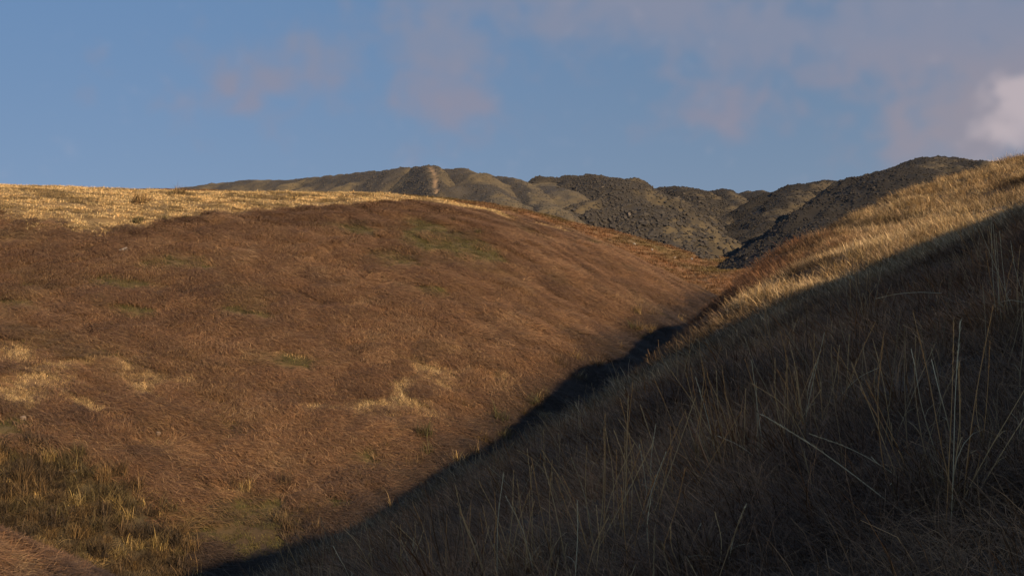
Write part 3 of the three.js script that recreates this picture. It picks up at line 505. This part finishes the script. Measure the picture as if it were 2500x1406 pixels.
{ // ragged tussocks along the valley bottom
  const r = rng(41), geos = [sod(84, 150, 0.34, 0.3, 0.6, 0.016, 0.8, 1.3), sod(85, 150, 0.3, 0.3, 0.65, 0.016, 0.7, 1.1)], mats = [[0.30, 0.20, 0.08], [0.13, 0.08, 0.034], [0.19, 0.12, 0.045], [0.10, 0.09, 0.03]].map(tintMat);
  for (let i = 0; i < 46; i++) {
    const t = 1.6 + r() * 4.9, k = Math.floor(t), a = STREAM[k], b = STREAM[k + 1], f = t - k, off = -0.6 - 4.2 * r() ** 1.5, x = lerp(a[0], b[0], f) + off, z = lerp(a[2], b[2], f) + (r() - 0.5) * 2, tone = Math.floor(r() * 4), o = new THREE.Mesh(geos[i % 2], mats[tone]), s = 0.8 + 0.9 * r();
    o.position.set(x, land(x, z) - 0.04, z); o.rotation.y = r() * 6.28; o.scale.set(s, s * (0.8 + 0.4 * r()), s);
    top(o, 'grass_tussock'); tag(o, ['straw-coloured', 'dark brown', 'brown', 'olive'][tone] + ' tussock on the valley bottom ' + (t < 3 ? 'near the foot of the picture' : t < 4.6 ? 'halfway up the shadow edge' : 'towards the dark notch'), 'tussock', 'tussocks along the valley bottom');
  }
}
{ // stones
  const white = new THREE.MeshStandardMaterial({ color: new THREE.Color().setRGB(0.40, 0.36, 0.30), roughness: 0.9 }), buff = new THREE.MeshStandardMaterial({ color: new THREE.Color().setRGB(0.27, 0.20, 0.14), roughness: 0.9 }), grey = new THREE.MeshStandardMaterial({ color: new THREE.Color().setRGB(0.2, 0.18, 0.15), roughness: 0.95 });
  const L = [[300, 617, 0.75, 5, white, 'whitish stone lying in the bracken at upper left'], [882, 1192, 0.5, 3, buff, 'buff stone near the valley bottom in the bracken'], [385, 1066, 0.4, 5, buff, 'small buff stone in combed bracken at lower left'], [55, 1024, 0.34, 3, buff, 'pale rock beside the dark track near the left edge'],
    [187, 1071, 0.35, 1, white, 'small pale stone below the dark track at lower left'], [183, 1157, 0.5, 4, grey, 'grey stone at the top of the tussocky gully'], [315, 1042, 0.22, 5, white, 'tiny white stone in the bracken above the gully'], [1550, 598, 0.42, 5, white, 'white stone at the foot of the big stony heap, leftmost in the hollow'], [1592, 612, 0.4, 3, white, 'white stone in the green hollow, second from the left'], [1648, 632, 0.45, 5, buff, 'buff stone in the hollow near the toe of the scree'], [1690, 634, 0.4, 3, white, 'pale stone in the hollow nearest the dark notch']];
  L.forEach(([px, py, s, k, m, label], i) => { const f = px > 1500 ? land : onLeft, p = hit(px, py, f, 40), o = new THREE.Mesh(SLABS[k], m); o.position.set(p[0], f(p[0], p[2]) + s * 0.12, p[2]); o.rotation.set(0.3, i * 2.1, 0.2); o.scale.setScalar(s); top(o, 'stone'); tag(o, label, 'stone', 'loose stones on the hillsides'); });
}
// dry seed stalks: a thin tapering stem along a curve, and a narrow spike of seeds near its tip
function stalkGeometry(points, rad, seed, spike = 0.28) {
  const r = rng(seed), curve = new THREE.CatmullRomCurve3(points.map((p) => new THREE.Vector3(...p))), n = 12, P = [], K = [], fr = curve.computeFrenetFrames(n), len = curve.getLength();
  const ring = (i) => { const c = curve.getPointAt(i / n), w = rad * (1 - 0.62 * i / n), a = []; for (let k = 0; k < 4; k++) { const t = k * Math.PI / 2; a.push(c.clone().addScaledVector(fr.normals[i], Math.cos(t) * w).addScaledVector(fr.binormals[i], Math.sin(t) * w)); } return a; };
  const put = (v, t) => { P.push(v.x, v.y, v.z); K.push(...t); };
  for (let i = 0; i < n; i++) { const a = ring(i), b = ring(i + 1), t = [0, 1].map((q) => { const u = 0.6 + 0.5 * (i + q) / n; return [u, u * 0.98, u * 0.95]; }); for (let k = 0; k < 4; k++) { const m = (k + 1) % 4; put(a[k], t[0]); put(b[k], t[1]); put(a[m], t[0]); put(a[m], t[0]); put(b[k], t[1]); put(b[m], t[1]); } }
  const ns = Math.round(34 * spike / 0.28);
  for (let i = 0; i < ns; i++) { const u = 1 - spike * r(), c = curve.getPointAt(u), d = curve.getTangentAt(u), a = r() * 6.283, e = new THREE.Vector3(Math.cos(a), Math.sin(a) * 0.6, Math.sin(a)).cross(d).normalize(), l = len * 0.028 * (0.6 + 0.7 * r()), tip = c.clone().addScaledVector(d, l).addScaledVector(e, l * 0.28), s = new THREE.Vector3().crossVectors(d, e).multiplyScalar(rad * 0.7), v = 0.85 + 0.5 * r(), t = [v, v * 0.96, v * 0.9]; put(c.clone().add(s), t); put(c.clone().sub(s), t); put(tip, t); }
  for (let i = 0; i < 2; i++) { const u = 0.14 + 0.3 * r(), c = curve.getPointAt(u); blade(P, K, [c.x, c.y, c.z], r() * 6.283, len * (0.16 + 0.18 * r()), rad * 1.5, 1.2, 1.4 + r(), [0.7, 0.66, 0.6], 4); }   // the leaves on the stem
  const g = new THREE.BufferGeometry(); g.setAttribute('position', new THREE.Float32BufferAttribute(P, 3)); g.setAttribute('color', new THREE.Float32BufferAttribute(K, 3)); g.computeVertexNormals(); return g;
}
const stalkMat = tintMat([0.74, 0.45, 0.18]), stalkWarm = tintMat([0.70, 0.36, 0.12]), stalkPale = tintMat([0.72, 0.56, 0.31]);
const stalkGeos = Array.from({ length: 9 }, (_, i) => { const r = rng(500 + i), b = (r() - 0.3) * 0.30; return stalkGeometry([[0, 0, 0], [b * 0.12, 0.33, 0.01 * r()], [b * 0.45, 0.67, 0.03 * (r() - 0.5)], [b, 0.99, 0.05 * (r() - 0.5)]], 0.0034, 520 + i); });
{
  const leaf = [tuft(95, 70, 0.13, 0.25, 0.5, 0.0038, 0.5, 1.0), tuft(96, 60, 0.15, 0.2, 0.45, 0.0038, 0.6, 1.2)], leafM = [tintMat([0.24, 0.145, 0.06]), tintMat([0.17, 0.10, 0.042])];
  // base (px, py), how many stalks, height in metres, spread, lean to the right, label
  const L = [
    [965, 1432, 8, 0.50, 0.30, -0.10, 'clump of seed stalks at the bottom edge, leftmost on the shaded slope'], [1115, 1430, 9, 0.62, 0.30, -0.05, 'clump of seed stalks at the bottom edge, second from the left'], [1265, 1440, 11, 0.80, 0.26, -0.08, 'clump of tall seed stalks at the bottom edge, third from the left'],
    [1385, 1400, 13, 0.92, 0.28, -0.02, 'dense fan of tall tan seed stalks left of the bottom centre'], [1520, 1345, 15, 1.0, 0.26, 0.02, 'densest fan of golden seed stalks just right of the bottom centre'], [1610, 1270, 8, 0.85, 0.20, -0.08, 'thin clump of upright seed stalks right of the densest golden fan'],
    [1725, 1140, 9, 0.75, 0.22, -0.22, 'clump of seed stalks leaning left in the middle of the shaded slope'], [1850, 1150, 13, 0.85, 0.30, -0.15, 'fan of seed stalks behind the long fallen pale stalk'], [1965, 1085, 16, 0.85, 0.24, 0.0, 'dense upright clump of orange seed stalks in the middle right'],
    [2060, 1010, 7, 0.8, 0.2, 0.16, 'sparse clump of stalks leaning right beside the orange clump'], [2095, 812, 13, 1.05, 0.30, -0.05, 'clump of stalks standing across the edge of the sunlit band'], [2010, 815, 7, 0.85, 0.26, -0.2, 'clump of stalks leaning left just below the sunlit band'],
    [2335, 1250, 5, 1.12, 0.10, 0.05, 'few very tall straight stalks at the right of the slope'], [2215, 1215, 5, 0.85, 0.14, -0.22, 'few tall stalks leaning left of the very tall straight ones'], [2395, 668, 12, 1.0, 0.35, -0.2, 'clump of crossing stalks near the upper right corner of the slope'],
    [2478, 800, 11, 1.15, 0.24, -0.05, 'tall clump of stalks at the right edge of the picture'], [2215, 655, 9, 1.0, 0.34, 0.1, 'clump of stalks in front of the shadow edge at upper right'], [1690, 1415, 4, 0.38, 0.24, 0.2, 'short pale stalks at the bottom edge, right of centre'],
    [1495, 1450, 7, 0.66, 0.3, 0.05, 'low clump of stalks at the bottom edge below the golden fan'], [1330, 1215, 7, 0.8, 0.3, -0.1, 'faint clump of stalks against the dark valley bottom'], [2450, 1120, 6, 0.7, 0.3, 0.2, 'clump of dim stalks in the deep shade at the right edge'], [1880, 900, 8, 0.9, 0.3, -0.15, 'clump of stalks under the middle of the sunlit band'], [1700, 960, 8, 0.8, 0.3, -0.1, 'clump of stalks below the lower end of the sunlit band'],
  ];
  L.forEach(([px, py, n, hgt, spread, lean, label], i) => {
    const r = rng(700 + i), p = hit(px, py, onNear, 3), y = G.near.at(p[0], p[2]), t = group('grass_clump', [p[0], y, p[2]]); tag(t, label, 'grass clump', 'clumps of seed stalks on the near slope');
    const b = new THREE.Mesh(leaf[i % 2], leafM[i % 2]); b.name = 'leaves'; b.rotation.y = i; b.scale.setScalar(0.8 + 0.5 * r()); t.add(b);
    for (let k = 0; k < n; k++) {
      const s = new THREE.Mesh(stalkGeos[Math.floor(r() * 9)], r() < 0.35 ? stalkWarm : r() < 0.2 ? stalkPale : stalkMat); s.name = k ? 'stalk_' + String(k).padStart(3, '0') : 'stalk';
      const ox = (r() - 0.5) * spread * 1.5, oz = (r() - 0.5) * spread * 1.2; s.position.set(ox, G.near.at(p[0] + ox, p[2] + oz) - y - 0.03, oz);
      s.rotation.set((r() - 0.5) * 0.3, r() * 6.28, -lean - (r() - 0.5) * 0.75 * (r() < 0.25 ? 1.6 : 0.75), 'ZXY'); s.scale.set(1, hgt * (0.62 + 0.5 * r()), 1); t.add(s);
    }
    shade(t);
  });
  // single stalks that stand out: points along the stem, root first
  const Q = [
    [[[2400, 1425, 6.6], [2200, 1250, 6.8], [2000, 1098, 6.9], [1862, 1012, 7.0]], 0.0042, stalkPale, 'long pale fallen stalk slanting across the middle of the shaded slope'],
    [[[2035, 988, 10.5], [2060, 958, 10.4], [2098, 922, 10.4], [2146, 898, 10.5]], 0.0038, stalkPale, 'pale stalk arching up to the right in the middle of the slope'],
    [[[2300, 716, 15.0], [2235, 714, 14.6], [2190, 718, 14.6], [2140, 729, 14.8]], 0.005, stalkPale, 'pale stalk bent over flat below the upper shadow edge'],
    [[[1895, 1172, 9.2], [1840, 1112, 9.1], [1800, 1085, 9.1], [1753, 1064, 9.2]], 0.0034, stalkPale, 'pale stalk bent to the left, below the long fallen stalk'],
    [[[1666, 1425, 7.2], [1676, 1370, 7.1], [1692, 1320, 7.1], [1712, 1278, 7.2]], 0.0032, stalkPale, 'short pale stalk at the bottom edge leaning right'],
    [[[1745, 1400, 7.0], [1790, 1345, 6.9], [1815, 1305, 6.9], [1832, 1272, 7.0]], 0.0026, stalkMat, 'short thin stalk leaning right near the bottom edge'],
    [[[2520, 742, 9.0], [2490, 736, 9.0], [2470, 733, 9.0], [2446, 737, 9.0]], 0.003, stalkPale, 'pale stalk bent over flat at the right edge'],
    [[[2185, 1130, 8.0], [2170, 1010, 7.9], [2155, 920, 7.9], [2132, 828, 8.0]], 0.0028, stalkMat, 'thin stalk leaning left, first of the row above the deep shade'],
    [[[2290, 1120, 7.2], [2250, 985, 7.1], [2236, 900, 7.1], [2226, 852, 7.2]], 0.0030, stalkPale, 'thin stalk leaning left, second of the row above the deep shade'],
    [[[2326, 1080, 7.0], [2310, 1010, 6.9], [2292, 945, 6.9], [2276, 880, 7.0]], 0.0034, stalkPale, 'stalk with a thick seed head, third of the row above the deep shade'],
    [[[2318, 1370, 6.2], [2328, 1180, 6.1], [2334, 960, 6.2], [2346, 790, 6.4]], 0.0030, stalkPale, 'tallest straight stalk, right one of an upright pair'],
    [[[2308, 1370, 6.2], [2316, 1180, 6.1], [2326, 960, 6.2], [2330, 776, 6.4]], 0.0026, stalkWarm, 'tall straight stalk, left one of an upright pair'],
    [[[862, 1440, 10.2], [846, 1395, 10.1], [828, 1362, 10.1], [812, 1332, 10.2]], 0.0034, stalkPale, 'lone stalk at the bottom edge leaning over the dark valley'],
    [[[925, 1430, 9.8], [897, 1370, 9.7], [870, 1325, 9.7], [838, 1290, 9.8]], 0.0030, stalkMat, 'bent stalk at the bottom edge right of the lone one'],
    [[[1370, 1062 + 180, 10], [1340, 1170, 10], [1300, 1120, 10], [1262, 1098, 10]], 0.0026, stalkMat, 'stalk leaning left over the valley below the shadow edge'],
    [[[2010, 1165, 8.4], [1960, 1060, 8.3], [1915, 990, 8.3], [1835, 935, 8.4]], 0.0028, stalkMat, 'stalk leaning far left above the long fallen stalk'],
  ];
  Q.forEach(([pts, rad, m, label], i) => { const w = pts.map((a) => S(...a)), b = w[0]; const o = new THREE.Mesh(stalkGeometry(w.map((q) => [q[0] - b[0], q[1] - b[1], q[2] - b[2]]), rad, 900 + i), m); o.position.set(...b); top(o, 'grass_stalk'); tag(o, label, 'grass stalk', 'single stalks on the near slope'); });
  // thinner stalks everywhere else on the slope
  const r = rng(77), l = [];
  for (let i = 0; i < 2600; i++) {
    const d = Math.sqrt(lerp(16, 62 * 62, r() ** 1.6)), t = lerp(-0.3, 0.5, r()), x = t * d, z = -d, y = G.near.at(x, z), c = fbm(x / 1.6 + 40, z / 1.6, 2); if (c < 0.0 || r() > 0.7) continue;
    scratch.position.set(x, y - 0.02, z); scratch.rotation.set((r() - 0.5) * 0.5, r() * 6.28, (r() - 0.5) * 0.9 + 0.05, 'ZXY'); const s = 0.45 + 0.5 * r(), w = 0.55 + 0.35 * r() + d / 60; scratch.scale.set(w, s, w); scratch.updateMatrix();
    l.push({ m: scratch.matrix.clone(), c: jitter([0.42, 0.28, 0.13], r, 0.35) });
  }
  scatter('thin_stalks', 'thin scattered seed stalks standing in the grass of the near slope', 'grass', stalkGeos.slice(0, 4), l);
  console.log('stalks', l.length);
}
renderer.render(scene, camera);
